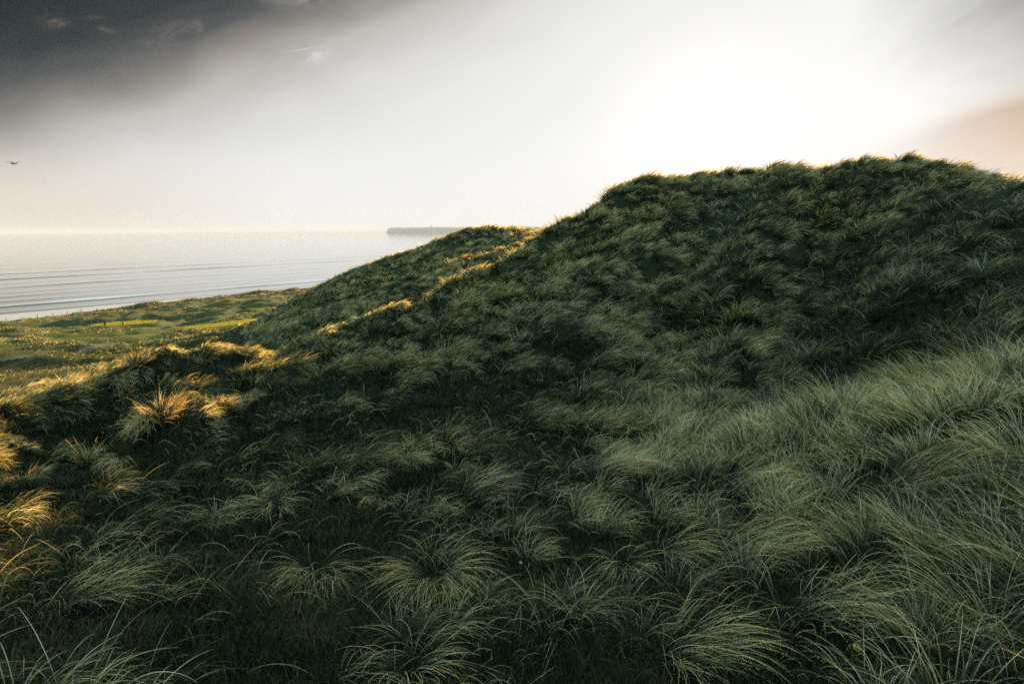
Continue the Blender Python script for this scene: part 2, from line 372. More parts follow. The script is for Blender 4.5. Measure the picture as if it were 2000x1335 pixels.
def blade_material():
    m, t, b = mat('grass_blade')
    at = nd(t, 'ShaderNodeAttribute'); at.attribute_name = 'blade_col'
    t.links.new(at.outputs['Color'], b.inputs['Base Color'])
    b.inputs['Roughness'].default_value = .5; b.inputs['Specular IOR Level'].default_value = .16
    tr = nd(t, 'ShaderNodeBsdfTranslucent'); 
    wm = nd(t, 'ShaderNodeMix', data_type='RGBA', blend_type='MULTIPLY'); wm.inputs[0].default_value = 1.0; wm.inputs[7].default_value = (1.8, 1.6, .65, 1)
    t.links.new(at.outputs['Color'], wm.inputs[6]); t.links.new(wm.outputs[2], tr.inputs['Color'])
    mxs = nd(t, 'ShaderNodeMixShader'); mxs.inputs[0].default_value = .45
    t.links.new(b.outputs[0], mxs.inputs[1]); t.links.new(tr.outputs[0], mxs.inputs[2])
    t.links.new(mxs.outputs[0], t.nodes['Material Output'].inputs[0]); return m
BLADE = blade_material()

def ground_material():
    m, t, b = mat('dune_turf')
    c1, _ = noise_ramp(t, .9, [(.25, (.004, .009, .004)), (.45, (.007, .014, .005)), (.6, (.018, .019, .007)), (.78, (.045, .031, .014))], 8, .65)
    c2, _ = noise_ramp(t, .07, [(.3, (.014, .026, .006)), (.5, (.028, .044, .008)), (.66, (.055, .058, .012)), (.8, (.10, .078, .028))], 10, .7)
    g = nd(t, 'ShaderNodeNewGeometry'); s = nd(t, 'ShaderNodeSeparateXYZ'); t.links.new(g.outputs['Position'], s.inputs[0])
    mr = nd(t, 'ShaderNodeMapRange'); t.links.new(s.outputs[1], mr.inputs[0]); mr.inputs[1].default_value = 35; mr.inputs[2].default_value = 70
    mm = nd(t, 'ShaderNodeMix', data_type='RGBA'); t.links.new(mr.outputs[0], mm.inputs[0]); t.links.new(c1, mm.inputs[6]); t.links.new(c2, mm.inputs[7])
    b.inputs['Sheen Weight'].default_value = .08; b.inputs['Sheen Tint'].default_value = (.5, .45, .1, 1); t.links.new(mm.outputs[2], b.inputs['Base Color']); b.inputs['Roughness'].default_value = .95; b.inputs['Specular IOR Level'].default_value = .1
    _, n = noise_ramp(t, 14, [(0, (0, 0, 0)), (1, (1, 1, 1))], 6)
    bp = nd(t, 'ShaderNodeBump', Strength=.6, Distance=.06); t.links.new(n, bp.inputs['Height']); t.links.new(bp.outputs[0], b.inputs['Normal'])
    return m

# ------------------------------------------------------------------ ground
G = np.stack([GX, GY, GZ + CAM_Z], -1)
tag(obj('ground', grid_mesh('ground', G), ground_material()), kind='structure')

def draped(name, poly, m, lift, n=70, noise=.8):
    """a sheet laid on the ground inside an outline"""
    p = np.array(poly); lo, hi = p.min(0) - 2, p.max(0) + 2
    xs, ys = np.meshgrid(np.linspace(lo[0], hi[0], n), np.linspace(lo[1], hi[1], n))
    sd_ = poly_sd(poly, xs, ys) + noise * fbm(xs / 4, ys / 4, 3)
    z = zat(xs, ys) + lift
    V = np.stack([xs, ys, z], -1).reshape(-1, 3); i = np.arange(n * n).reshape(n, n)
    keep = (np.maximum.reduce([sd_[:-1, :-1], sd_[1:, :-1], sd_[1:, 1:], sd_[:-1, 1:]]) < .1)
    Q = np.stack([i[:-1, :-1], i[:-1, 1:], i[1:, 1:], i[1:, :-1]], -1)[keep]
    used, inv = np.unique(Q, return_inverse=True)
    return tag(obj(name, raw_mesh(name, V[used], inv.reshape(Q.shape)), m), kind='structure')
mt, t, b = mat('mown_grass')
c, n = noise_ramp(t, .35, [(.3, (.10, .15, .015)), (.55, (.17, .20, .02)), (.75, (.22, .22, .03))], 8, .7)
t.links.new(c, b.inputs['Base Color']); b.inputs['Roughness'].default_value = .9; b.inputs['Specular IOR Level'].default_value = .1
draped('tee_lawn', TEE, mt, .05)
draped('fairway_lawn', FAIR, mt, .05)
mp_, t, b = mat('sandy_track')
c, n = noise_ramp(t, .6, [(.3, (.035, .032, .010)), (.5, (.08, .056, .020)), (.7, (.04, .042, .012))], 7, .65)
t.links.new(c, b.inputs['Base Color']); b.inputs['Roughness'].default_value = .95
TRK = [hit(*p_) for p_ in ((-80, 724), (0, 702), (60, 692), (150, 680), (235, 667), (246, 672), (160, 688), (70, 702), (0, 714), (-80, 737))]
draped('path', TRK, mp_, .06, 90, .9)

# ------------------------------------------------------------------ sea and beach
vv = np.concatenate([np.arange(279, 640, .8), 640 * np.exp(np.arange(0, 4.7, .02))])
uu = np.concatenate([-np.exp(np.linspace(11, 6, 40)), np.arange(-400, 900, 8.0), np.exp(np.linspace(6.81, 11, 40))])
UU, VV = np.meshgrid(uu, vv)
SZ = np.zeros(UU.shape)
for v0, h, w, mod in ((293, .22, 2.5, .3), (316, .62, 2.4, .7), (340, .2, 3, .8), (362, .28, 3.5, .6), (392, .22, 4, .6), (424, .50, 4.5, .6), (462, .25, 5, .7),
                      (501, .85, 6, .35), (530, .25, 7, .6), (563, .75, 7.5, .45), (640, .35, 9, .6), (720, .3, 12, .6)):
    k = 1 - mod + mod * 1.2 * (.5 + perlin(UU / 55 + v0, VV * 0 + v0 * .37))
    c0 = v0 + 5 * perlin(UU / 90 + v0 * 1.7, VV * 0 + 2.1) + 1.2 * perlin(UU / 21, VV * 0 + v0)
    d = VV - c0
    SZ += .5 * h * np.clip(k, 0, 1.6) * np.where(d < 0, np.exp(-(d / (.55 * w)) ** 2), np.exp(-(d / (1.9 * w)) ** 2))
SX, SY = UU * NU[0] + VV * NV[0], UU * NU[1] + VV * NV[1]
ms, t, b = mat('sea_water')
b.inputs['Base Color'].default_value = (.13, .14, .14, 1); b.inputs['Roughness'].default_value = .06; b.inputs['IOR'].default_value = 1.45
tcn = nd(t, 'ShaderNodeTexCoord'); mpn = nd(t, 'ShaderNodeMapping'); mpn.inputs['Rotation'].default_value = (0, 0, math.atan2(NU[1], NU[0]) * -1)
mpn.inputs['Scale'].default_value = (.25, 1, 1); t.links.new(tcn.outputs['Object'], mpn.inputs[0])
n1 = nd(t, 'ShaderNodeTexNoise', Scale=.42, Detail=6, Roughness=.6); t.links.new(mpn.outputs[0], n1.inputs['Vector'])
bp = nd(t, 'ShaderNodeBump', Strength=.10, Distance=.3); t.links.new(n1.outputs[0], bp.inputs['Height']); t.links.new(bp.outputs[0], b.inputs['Normal'])
# foam: thin broken sheets drifting off the breakers
fa = nd(t, 'ShaderNodeAttribute'); fa.attribute_name = 'foam'
n2 = nd(t, 'ShaderNodeTexNoise', Scale=1.3, Detail=8, Roughness=.7); t.links.new(mpn.outputs[0], n2.inputs['Vector'])
mlt = nd(t, 'ShaderNodeMath', operation='MULTIPLY_ADD'); t.links.new(n2.outputs[0], mlt.inputs[0]); mlt.inputs[1].default_value = 1.4; mlt.inputs[2].default_value = -1.0
ad = nd(t, 'ShaderNodeMath', operation='ADD', use_clamp=True); t.links.new(mlt.outputs[0], ad.inputs[0]); t.links.new(fa.outputs['Fac'], ad.inputs[1])
fm = nd(t, 'ShaderNodeBsdfDiffuse'); fm.inputs[0].default_value = (.78, .78, .80, 1)
mxs = nd(t, 'ShaderNodeMixShader'); t.links.new(ad.outputs[0], mxs.inputs[0]); t.links.new(b.outputs[0], mxs.inputs[1]); t.links.new(fm.outputs[0], mxs.inputs[2])
t.links.new(mxs.outputs[0], t.nodes['Material Output'].inputs[0])
sm_ = grid_mesh('sea', np.stack([SX, SY, SZ], -1))
fo = np.clip(np.exp(-((VV - 323) / 6.5) ** 2) * (.5 + .7 * perlin(UU / 40 + 9, VV / 9)) + .6 * np.exp(-((VV - 430) / 3) ** 2) * (perlin(UU / 30, VV * 0 + 4) > .25), 0, 1)
aa = sm_.attributes.new('foam', 'FLOAT', 'POINT'); aa.data.foreach_set('value', fo.astype(np.float32).ravel())
tag(obj('sea', sm_, ms), kind='structure')

bu, bv = np.meshgrid(np.linspace(-500, 1400, 200), np.linspace(236, 300, 50))
bz = np.interp(bv, [236, 252, 286, 300], [2.6, 1.5, .06, -.5]) + .05 * fbm(bu / 14, bv / 6, 3)
mb, t, b = mat('wet_sand')
c, n = noise_ramp(t, .12, [(.3, (.34, .29, .23)), (.7, (.42, .37, .30))], 5)
t.links.new(c, b.inputs['Base Color']); b.inputs['Roughness'].default_value = .12; b.inputs['Specular IOR Level'].default_value = .7
tag(obj('beach', grid_mesh('beach', np.stack([bu * NU[0] + bv * NV[0], bu * NU[1] + bv * NV[1], bz], -1)), mb), kind='structure')

# ------------------------------------------------------------------ headland across the bay with its tower
HD = 5500.0
def hx(px): return (px - 1000) / F * HD
hu = np.linspace(hx(757), hx(757) + 2600, 260); hd = np.linspace(0, 900, 40)
HU, HV = np.meshgrid(hu, hd)
edge = HU - hu[0]
top = 47 + 5 * fbm(HU / 160, HV / 160, 4) + 2.2 * fbm(HU / 40, HV / 60, 3) - 9 * np.exp(-edge / 25)
cl = 14 * fbm(HU / 60, HU * 0 + 3, 4)
face = smooth(HV, 0 + cl, 42 + cl) * smooth(edge, -2, 26 + 8 * perlin(HV / 30, HV * 0))
HZ = -4 + (top + 4) * face * smooth(HV, 900, 700)
mh, t, b = mat('headland_rock')
c, n = noise_ramp(t, .02, [(.35, (.22, .15, .09)), (.6, (.30, .21, .13)), (.75, (.17, .15, .08))], 6)
t.links.new(c, b.inputs['Base Color']); b.inputs['Roughness'].default_value = .95
tag(obj('headland', grid_mesh('headland', np.stack([HU, HD + HV, HZ], -1)), mh), kind='structure')
tx, ty = hx(846) * (HD + 260) / HD, HD + 260
ttop = 50.0
tw = empty('stone_tower', (tx, ty, ttop - 6))
tag(tw, 'lone stone tower rising from the pale headland across the sea', 'tower')
mst, t, b = mat('tower_stone')
c, n = noise_ramp(t, .3, [(.3, (.10, .085, .07)), (.7, (.17, .145, .115))], 4)
t.links.new(c, b.inputs['Base Color']); b.inputs['Roughness'].default_value = .9
def lathe(name, prof, seg, m, parent=None, loc=(0, 0, 0)):
    a = np.linspace(0, 2 * np.pi, seg, endpoint=False); prof = np.array(prof)
    V = np.stack([prof[:, None, 0] * np.cos(a), prof[:, None, 0] * np.sin(a), prof[:, None, 1] + 0 * a], -1).reshape(-1, 3) + np.array(loc)
    k = len(prof); i = np.arange(k * seg).reshape(k, seg); j = np.roll(i, -1, 1)
    return obj(name, raw_mesh(name, V, np.stack([i[:-1], j[:-1], j[1:], i[1:]], -1).reshape(-1, 4), False), m, parent)
lathe('shaft', [(0, 0), (5.6, 0), (4.8, 15), (0, 15)], 20, mst, tw)
lathe('parapet', [(0, 15.01), (6.0, 15.01), (6.0, 18.2), (4.7, 18.2), (4.7, 16), (0, 16)], 20, mst, tw)
lathe('turret', [(0, 16.02), (2.4, 16.02), (2.4, 22), (0, 23.5)], 14, mst, tw, (0, 0, 0))

# ------------------------------------------------------------------ grass
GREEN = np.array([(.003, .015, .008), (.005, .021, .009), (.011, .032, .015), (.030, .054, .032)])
STRAW = np.array([(.74, .58, .34), (.60, .49, .29), (.78, .66, .45), (.52, .36, .17)])
def grow(base, L, head, th0, th1, n, pw=1.3, sway=None):
    """curved blades: start at angle th0 off vertical, bow over to th1 in the direction head"""
    Nn = len(base); t = (np.arange(n - 1) + .5) / (n - 1)
    th = th0[:, None] + (th1 - th0)[:, None] * t ** pw
    hd_ = head[:, None] + (0 if sway is None else sway[:, None] * t)
    st = (L / (n - 1))[:, None]
    d = np.stack([np.sin(th) * np.cos(hd_) * st, np.sin(th) * np.sin(hd_) * st, np.cos(th) * st], -1)
    P = np.zeros((Nn, n, 3)); P[:, 1:] = np.cumsum(d, 1); return P + base[:, None, :]
def colours(tint, bright, n, g):
    """green at the foot, bleached towards the tip as the blade is drier"""
    Nn = len(tint); t = np.linspace(0, 1, n)
    gi, si = g.integers(0, 4, Nn), g.integers(0, 4, Nn)
    dry = g.random(Nn) < tint                                   # each blade is either green or bleached
    k = np.where(dry[:, None], smooth(t, .12, .75), np.clip(.05 + .35 * t ** 3, 0, 1) * (.4 + tint[:, None]))[..., None]  # besides bleaching, pale tips over dark feet paint in sky sheen and depth
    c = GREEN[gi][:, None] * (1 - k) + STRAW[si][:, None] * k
    return c * bright[:, None, None]
class Blades:
    def __init__(s): s.b = []
    def add(s, P, r, c): s.b.append((P.astype(np.float32), r.astype(np.float32), c.astype(np.float32)))
    def taper(s, rad, n):
        t = np.linspace(0, 1, n); return rad[:, None] * np.clip(1.0 - .9 * t ** 2.2, .08, 1)
    def curves(s, name, m):
        cu = bpy.data.hair_curves.new(name); sizes = np.concatenate([np.full(len(p), p.shape[1]) for p, _, _ in s.b])
        cu.add_curves(sizes.tolist())
        cu.attributes['position'].data.foreach_set('vector', np.concatenate([p.reshape(-1) for p, _, _ in s.b]))
        a = cu.attributes.get('radius') or cu.attributes.new('radius', 'FLOAT', 'POINT')
        a.data.foreach_set('value', np.concatenate([r.reshape(-1) for _, r, _ in s.b]))
        a = cu.attributes.new('blade_col', 'FLOAT_COLOR', 'POINT')
        c = np.concatenate([c.reshape(-1, 3) for _, _, c in s.b]); a.data.foreach_set('color', np.concatenate([c, np.ones((len(c), 1), np.float32)], 1).ravel())
        print(name, len(sizes), 'blades'); return obj(name, cu, m)
    def mesh(s, name, m, parent=None, origin=(0, 0, 0)):
        """three-sided tapering tubes"""
        V, Q, C, o = [], [], [], 0
        for P, r, c in s.b:
            Nn, n = P.shape[:2]; T = np.gradient(P, axis=1); T /= np.linalg.norm(T, axis=-1, keepdims=True) + 1e-9
            ref = np.where(np.abs(T[..., 2:3]) < .9, np.array([0, 0, 1.0]), np.array([1.0, 0, 0]))
            Sd = np.cross(T, ref); Sd /= np.linalg.norm(Sd, axis=-1, keepdims=True) + 1e-9; Up = np.cross(Sd, T)
            ring = np.stack([P + r[..., None] * (math.cos(a) * Sd + math.sin(a) * Up) for a in (-.5, math.pi / 2, math.pi + .5)], 2)
            i = np.arange(Nn * n * 3).reshape(Nn, n, 3) + o; j = np.roll(i, -1, 2)
            Q.append(np.stack([i[:, :-1], j[:, :-1], j[:, 1:], i[:, 1:]], -1).reshape(-1, 4)); V.append(ring.reshape(-1, 3))
            C.append(np.repeat(c, 3, 1).reshape(-1, 3)); o += Nn * n * 3
        V = np.concatenate(V) - np.array(origin); me = raw_mesh(name, V, np.concatenate(Q))
        C = np.concatenate(C); a = me.attributes.new('blade_col', 'FLOAT_COLOR', 'POINT')
        a.data.foreach_set('color', np.concatenate([C, np.ones((len(C), 1))], 1).astype(np.float32).ravel())
        return obj(name, me, m, parent)

def downhill(x, y):
    e = .25; return -(zat(x + e, y) - zat(x - e, y)) / (2 * e), -(zat(x, y + e) - zat(x, y - e)) / (2 * e)
def wind(x, y):
    """wind off the sea: blades lean to the right, wandering, and sag downhill"""
    h = .25 + .9 * fbm(x / 7, y / 7, 2) ; k = .9 + .5 * fbm(x / 4 + 8, y / 4, 2)
    gx, gy = downhill(x, y)
    return k * np.cos(h) + .8 * gx, k * np.sin(h) - .15 + .8 * gy
def tufts(B, x, y, nb, Lm, spread, straw, g, pts_n=6, wr=.0032, pxr=.00040, calm=0.5, droop=1.0, bright=1.0):
    """many tufts at once; per-tuft arrays x, y, nb (blades), Lm (length), spread (foot radius), straw 0..1"""
    idx = np.repeat(np.arange(len(x)), nb); Nn = len(idx)
    th = g.random(Nn) * 2 * np.pi; rr = np.sqrt(g.random(Nn)) * spread[idx]
    ox, oy = rr * np.cos(th), rr * np.sin(th)
    bx, by = x[idx] + ox, y[idx] + oy
    bz = zat(bx, by) - .03
    wx, wy = wind(x, y); tw_ = (g.random(len(x)) - .5) * .7
    wx, wy = wx * np.cos(tw_) - wy * np.sin(tw_), wx * np.sin(tw_) + wy * np.cos(tw_)
    cal = np.broadcast_to(calm, x.shape)[idx]
    hx_, hy_ = wx[idx] * (1 - cal * .5) + cal * 1.5 * ox / spread[idx] + .17 * g.normal(size=Nn), wy[idx] * (1 - cal * .5) + cal * 1.5 * oy / spread[idx] + .17 * g.normal(size=Nn)
    head = np.arctan2(hy_, hx_); st = np.clip(np.hypot(hx_, hy_), .3, 1.5)
    L = Lm[idx] * (.5 + .65 * g.random(Nn)); dr = np.broadcast_to(droop, x.shape)[idx]
    th0 = np.radians(8 + 34 * st * g.random(Nn)); th1 = np.radians(60 + 70 * st * (.35 + .75 * g.random(Nn))) * dr
    P = grow(np.stack([bx, by, bz], 1), L, head, th0, th1, pts_n, 1.1, g.normal(size=Nn) * .22)
    d = np.hypot(bx, by); rad = np.maximum(wr, pxr * d) * (.7 + .6 * g.random(Nn))
    tint = np.clip(straw[idx] + .10 * g.normal(size=Nn), 0, 1); br = np.broadcast_to(bright, x.shape)[idx] * (.8 + .4 * g.random(Nn))
    B.add(P, B.taper(rad, pts_n), colours(tint, br, pts_n, g))
def scatter(n, a0, a1, r0, r1, p, g):
    """n points, density ~ r**p per unit log distance"""
    u = g.random(n); r = (r0 ** p + u * (r1 ** p - r0 ** p)) ** (1 / p); a = np.radians(a0 + (a1 - a0) * g.random(n)); return a, r
def seen(a, r, m):
    """keeps what shows over the ridges in front, with a margin for a step aside"""
    s = samp(SLOPE, a, r); h = samp(CMX, a, r); return s + m / r >= h

# single tussocks that stand out: label, photo column and row, blades, length, foot radius, lean, opening, bow, dryness
TUSSOCKS = [
 ('large pale drooping tussock spilling towards the viewer at bottom centre', 850, 1195, 330, .62, .13, (.05, -.55), .9, (100, 165), .80),
 ('tall straw tussock hanging down left of the big bottom centre tussock', 618, 1185, 240, .62, .11, (.1, -.7), .6, (100, 160), .66),
 ('small splayed straw tuft like an upturned V in the right foreground hollow', 1215, 1165, 90, .48, .06, (0, -.5), 1.0, (105, 165), .85),
 ('loose arching tussock right of the upturned V tuft, dark at its foot', 1300, 1120, 220, .66, .11, (.55, -.35), .7, (95, 150), .55),
 ('broad combed straw mound in the right foreground, all blades bowed right', 1500, 1120, 420, .70, .26, (1.0, -.25), .35, (85, 135), .72),
 ('big silky pale mound halfway up, swept smoothly right at the foot of the bank', 1235, 960, 480, .78, .26, (1.0, -.1), .2, (80, 125), .74),
 ('green combed tussock swept right below the middle of the hollow', 985, 1000, 330, .70, .22, (.9, .05), .3, (75, 125), .36),
 ('golden arching tussock on the bank above the broad combed straw mound', 1500, 985, 330, .66, .20, (1.0, -.2), .35, (80, 140), .62),
 ('grey green drooping tuft in the dark hollow left of the green combed tussock', 690, 1000, 190, .56, .12, (.4, -.5), .6, (95, 150), .50),
 ('small straw tuft with hanging tips beside the grey green drooping tuft', 745, 1035, 110, .50, .08, (.1, -.8), .5, (105, 165), .74),
 ('pale tuft with spread tips at the left rim of the dark hollow', 540, 1050, 140, .50, .09, (.35, -.6), .6, (95, 155), .66),
 ('sunlit golden tussock standing on the lit terrace below the left knoll', 318, 838, 260, .62, .22, (.35, -.2), .9, (35, 110), .80),
 ('smaller sunlit tussock at the right end of the lit terrace', 440, 820, 170, .52, .18, (.9, -.2), .5, (60, 130), .70),
 ('lone pale sunlit tuft standing upright in the shade left of the terrace', 172, 930, 110, .66, .08, (.2, -.1), .7, (25, 95), .88),
 ('hanging straw tuft caught by the sun below the lit terrace', 238, 960, 160, .66, .10, (-.05, -1.0), .4, (110, 165), .86),
 ('sunlit tuft with orange tips hanging just under the terrace edge', 285, 862, 150, .60, .11, (0, -1.0), .4, (105, 160), .78),
 ('golden tuft leaning right at the far left lit edge', 95, 1030, 170, .60, .13, (.8, -.4), .5, (70, 135), .74),
 ('yellow tuft on the small rim above the far left lit edge', 110, 962, 170, .46, .16, (.7, -.2), .6, (55, 120), .62),
 ('golden straw tuft cut by the bottom edge left of centre', 800, 1345, 110, .46, .07, (.35, -.35), .8, (95, 160), .86),
 ('green and straw tussock swept right in the bottom left corner', 215, 1215, 250, .62, .17, (1.0, -.1), .35, (75, 130), .50),
 ('coarse pale tussock at the bottom edge right of centre', 1390, 1320, 240, .58, .14, (.7, -.4), .6, (90, 145), .72),
 ('small pale spray of blades in the middle of the hollow, between greener tufts', 885, 930, 130, .50, .10, (.3, -.5), .8, (85, 145), .66),
 ('rust tinged sunlit tuft on the right end of the left knoll crest', 566, 722, 150, .42, .26, (.7, -.4), .6, (60, 130), .72),
 ('rust tinged upright tuft on top of the left knoll crest', 270, 738, 160, .62, .20, (.3, -.1), .7, (20, 90), .78),
 ('long golden combed tussock on the upper right bank', 1830, 985, 420, .74, .26, (1.0, -.1), .25, (80, 130), .66),
 ('low straw tussock with crossing blades at the bottom right', 1640, 1240, 200, .62, .14, (.9, -.3), .5, (85, 140), .60),
]
TUSSOCKS = [(l_, px_ - (55 if le_[0] >= .6 and py_ > 850 else 0), py_ - (48 if le_[1] <= -.45 and py_ > 900 else 20), *re_[:3], le_, *re_[4:])
            for l_, px_, py_, *re_ in TUSSOCKS for le_ in (re_[3],)]
TC = np.array([hit(a_[1], a_[2]) for a_ in TUSSOCKS]); TR = np.array([a_[4] * .55 + a_[5] * .5 for a_ in TUSSOCKS])
def clear(x, y, k=1.0):
    return (np.hypot(x[:, None] - TC[:, 0], y[:, None] - TC[:, 1]) > TR * k).all(1)

# tall marram on the dunes
B = Blades(); g = np.random.default_rng(11)
a, r = scatter(36000, -50, 50, 7.0, 85, 1.0, g)
k = seen(a, r, 1.3) & ((a > R(-24)) | (r < 28)); a, r = a[k], r[k]; x, y = r * np.sin(a), r * np.cos(a)
lm = lump(x, y)
hollow = smooth(a, R(14), R(2)) * smooth(r, 17.5, 13)         # patchier in the hollow
k = lm + .55 * g.random(len(x)) - .95 * hollow > -.15; k &= clear(x, y, .8); x, y, r, a, lm = x[k], y[k], r[k], a[k], lm[k]
ad = np.degrees(a)
bank = smooth(ad, 0, 18) * smooth(r, 10.8, 8.2)             # bleached marram on the near bank
shady = smooth(ad, 16, 26) * smooth(r, 9.5, 11.5) * smooth(r, 27, 21)   # right flank: its shade put into greener, darker blades
low = smooth(ad, -6, -9) * smooth(ad, -35, -31) * smooth(r, 17.3, 18.3) * smooth(r, 25.5, 24)   # short grass along the lit crests
low = np.maximum(low, smooth(ad, -13, -16) * smooth(r, 12.2, 12.9) * smooth(r, 15.8, 15.0))
hol = hollow[k]; knoll = smooth(ad, -12, -18) * smooth(r, 20.5, 19) * smooth(r, 14.8, 15.6)
str_ = np.clip(.29 + .40 * fbm(x / 2.2 + 11, y / 2.2, 3) + .14 * lm + .20 * g.normal(size=len(x)) + .30 * bank * (.6 + .8 * g.random(len(x))) - .24 * shady - .16 * hol - .12 * knoll + .12 * low, .02, .95)
nb = (g.integers(26, 66, len(x)) * (1 - .35 * hol) * (1 + .5 * bank)).astype(int)
tufts(B, x, y, nb, (.30 + .18 * np.clip(lm, -.5, 1) + .34 * g.random(len(x))) * (1 - .2 * hol + .05 * bank) * (1 - .42 * low), .07 + .13 * g.random(len(x)), str_, g, 7, .0026, .00031,
      calm=.12 + .4 * g.random(len(x)), droop=.75 + .55 * g.random(len(x)) + .15 * hol, bright=.65 + .4 * g.random(len(x)) + .22 * bank - .15 * shady)
print('tufts', len(x))
# nearer tufts, finer blades
a, r = scatter(1250, -52, 52, 1.7, 9.0, 1.2, g)
x, y = r * np.sin(a), r * np.cos(a)
right = smooth(a, R(2), R(20)) * smooth(r, 3.0, 4.5)
den = fbm(x / 1.1 + 3, y / 1.1, 3); k = den + .75 * right + .35 * g.random(len(x)) > .50 + .15 * smooth(r, 5, 3.5); k &= clear(x, y); x, y, r, right = x[k], y[k], r[k], right[k]
tufts(B, x, y, g.integers(24, 100, len(x)), .26 + .26 * g.random(len(x)) + .16 * right, .05 + .08 * g.random(len(x)),
      np.clip(.45 + .34 * fbm(x / 2, y / 2 + 4, 3) + .25 * right * smooth(r, 4.5, 6.5), .05, .95), g, 10, .0018, .00036, .65 - .4 * right, 1.0 + .6 * g.random(len(x)), .75 + .5 * g.random(len(x)))
# loose single blades, leaning anyhow
a, r = scatter(11000, -50, 50, 1.7, 15, .7, g); x, y = r * np.sin(a), r * np.cos(a)
k = fbm(x / 1.3 + 50, y / 1.3, 3) + .4 * g.random(len(x)) > .12 + .25 * smooth(a, R(4), R(-8)); x, y, r = x[k], y[k], r[k]; nn = len(x)
wx, wy = wind(x, y); hd_ = np.arctan2(wy + .8 * g.normal(size=nn), wx + .8 * g.normal(size=nn))
P = grow(np.stack([x, y, zat(x, y) - .02], 1), (.16 + .40 * g.random(nn) ** 1.5) * smooth(r, .5, 4.5) + .05, hd_, np.radians(10 + 45 * g.random(nn)), np.radians(80 + 90 * g.random(nn)), 10, .8 + g.random(1)[0], .8 * g.normal(size=nn))
kink = g.random(nn) < .12                                  # broken stems
P[kink, 6:, 2] -= (.05 + .12 * g.random(kink.sum()))[:, None] * np.arange(1, 5) / 2
P[..., 2] = np.maximum(P[..., 2], zat(P[..., 0].ravel(), P[..., 1].ravel()).reshape(P.shape[:2]))
B.add(P, B.taper(np.maximum(.0017, .00036 * r) * (.6 + .7 * g.random(nn)), 10), colours(np.clip(.45 + .3 * g.normal(size=nn), 0, 1), .7 + .6 * g.random(nn), 10, g))
# the dune grass goes on to both sides of the view
g2 = np.random.default_rng(21)
for a0, a1 in ((-115, -50), (50, 115)):
    a, r = scatter(1500, a0, a1, 1.3, 26, 1.2, g2); x, y = r * np.sin(a), r * np.cos(a); k = lump(x, y) + .5 * g2.random(len(x)) > -.2; x, y, r = x[k], y[k], r[k]
    tufts(B, x, y, g2.integers(24, 60, len(x)), .32 + .35 * g2.random(len(x)), .07 + .12 * g2.random(len(x)), np.clip(.35 + .35 * fbm(x / 2.2, y / 2.2, 3), .02, .9), g2, 8, .0022, .00033, calm=.3, droop=1.0 + .4 * g2.random(len(x)), bright=.7 + .4 * g2.random(len(x)))
tag(B.curves('marram_grass', BLADE), kind='stuff')

# short turf between the tussocks
B = Blades(); g = np.random.default_rng(12)
a, r = scatter(150000, -50, 50, 1.7, 22, .8, g); k = seen(a, r, .5); a, r = a[k], r[k]
x, y = r * np.sin(a), r * np.cos(a); Nn = len(x)
P = grow(np.stack([x, y, zat(x, y) - .01], 1), (.05 + .13 * g.random(Nn)) * (1 + r / 25), g.random(Nn) * 6.28, np.radians(40 * g.random(Nn)), np.radians(30 + 70 * g.random(Nn)), 4)
tn = np.clip(.10 + .65 * fbm(x / .9, y / .9, 3) + .15 * g.normal(size=Nn), 0, .8)
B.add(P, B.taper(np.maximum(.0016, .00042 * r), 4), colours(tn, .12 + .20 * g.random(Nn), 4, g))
for a0, a1 in ((-115, -50), (50, 115)):
    a, r = scatter(22000, a0, a1, 1.2, 14, .8, g2); x, y = r * np.sin(a), r * np.cos(a); nn = len(x)
    P = grow(np.stack([x, y, zat(x, y) - .01], 1), .05 + .13 * g2.random(nn), g2.random(nn) * 6.28, np.radians(40 * g2.random(nn)), np.radians(30 + 70 * g2.random(nn)), 4)
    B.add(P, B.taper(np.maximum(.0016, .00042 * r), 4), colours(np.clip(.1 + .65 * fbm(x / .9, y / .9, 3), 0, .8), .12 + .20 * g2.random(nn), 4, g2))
tag(B.curves('turf_grass', BLADE), kind='stuff')

# rough grass on the links and the fore-dune
B = Blades(); g = np.random.default_rng(13)
a, r = scatter(34000, -50, -6, 24, 300, 1.0, g); k = seen(a, r, 2.5); a, r = a[k], r[k]
x, y = r * np.sin(a), r * np.cos(a); v = x * NV[0] + y * NV[1]
k = ((r > 46) | ((r > 26) & (a < R(-24)))) & (v < 245) & (samp(SDT, a, r) > 1.0) & (samp(SDF, a, r) > 1.5) & ((poly_sd(TRK, x, y) > .3) | (g.random(len(x)) < .45))
k &= (fbm(x / 11, y / 11, 3) + .8 * smooth(v, 195, 215) > -.12) & (samp(SDT, a, r) > 2.5 + 8 * g.random(len(x)))
x, y, v, r = x[k], y[k], v[k], r[k]
tufts(B, x, y, g.integers(10, 22, len(x)), .14 + .22 * g.random(len(x)) + .3 * smooth(v, 205, 228), .3 + .6 * g.random(len(x)), np.clip(.12 + .40 * fbm(x / 10, y / 10 + 7, 3), .01, .8), g, 4, .004, .00036, .6, .9, .75)
tag(B.curves('links_grass', BLADE), kind='stuff')
B = Blades()                                      # close-mown turf of the tee and the fairway
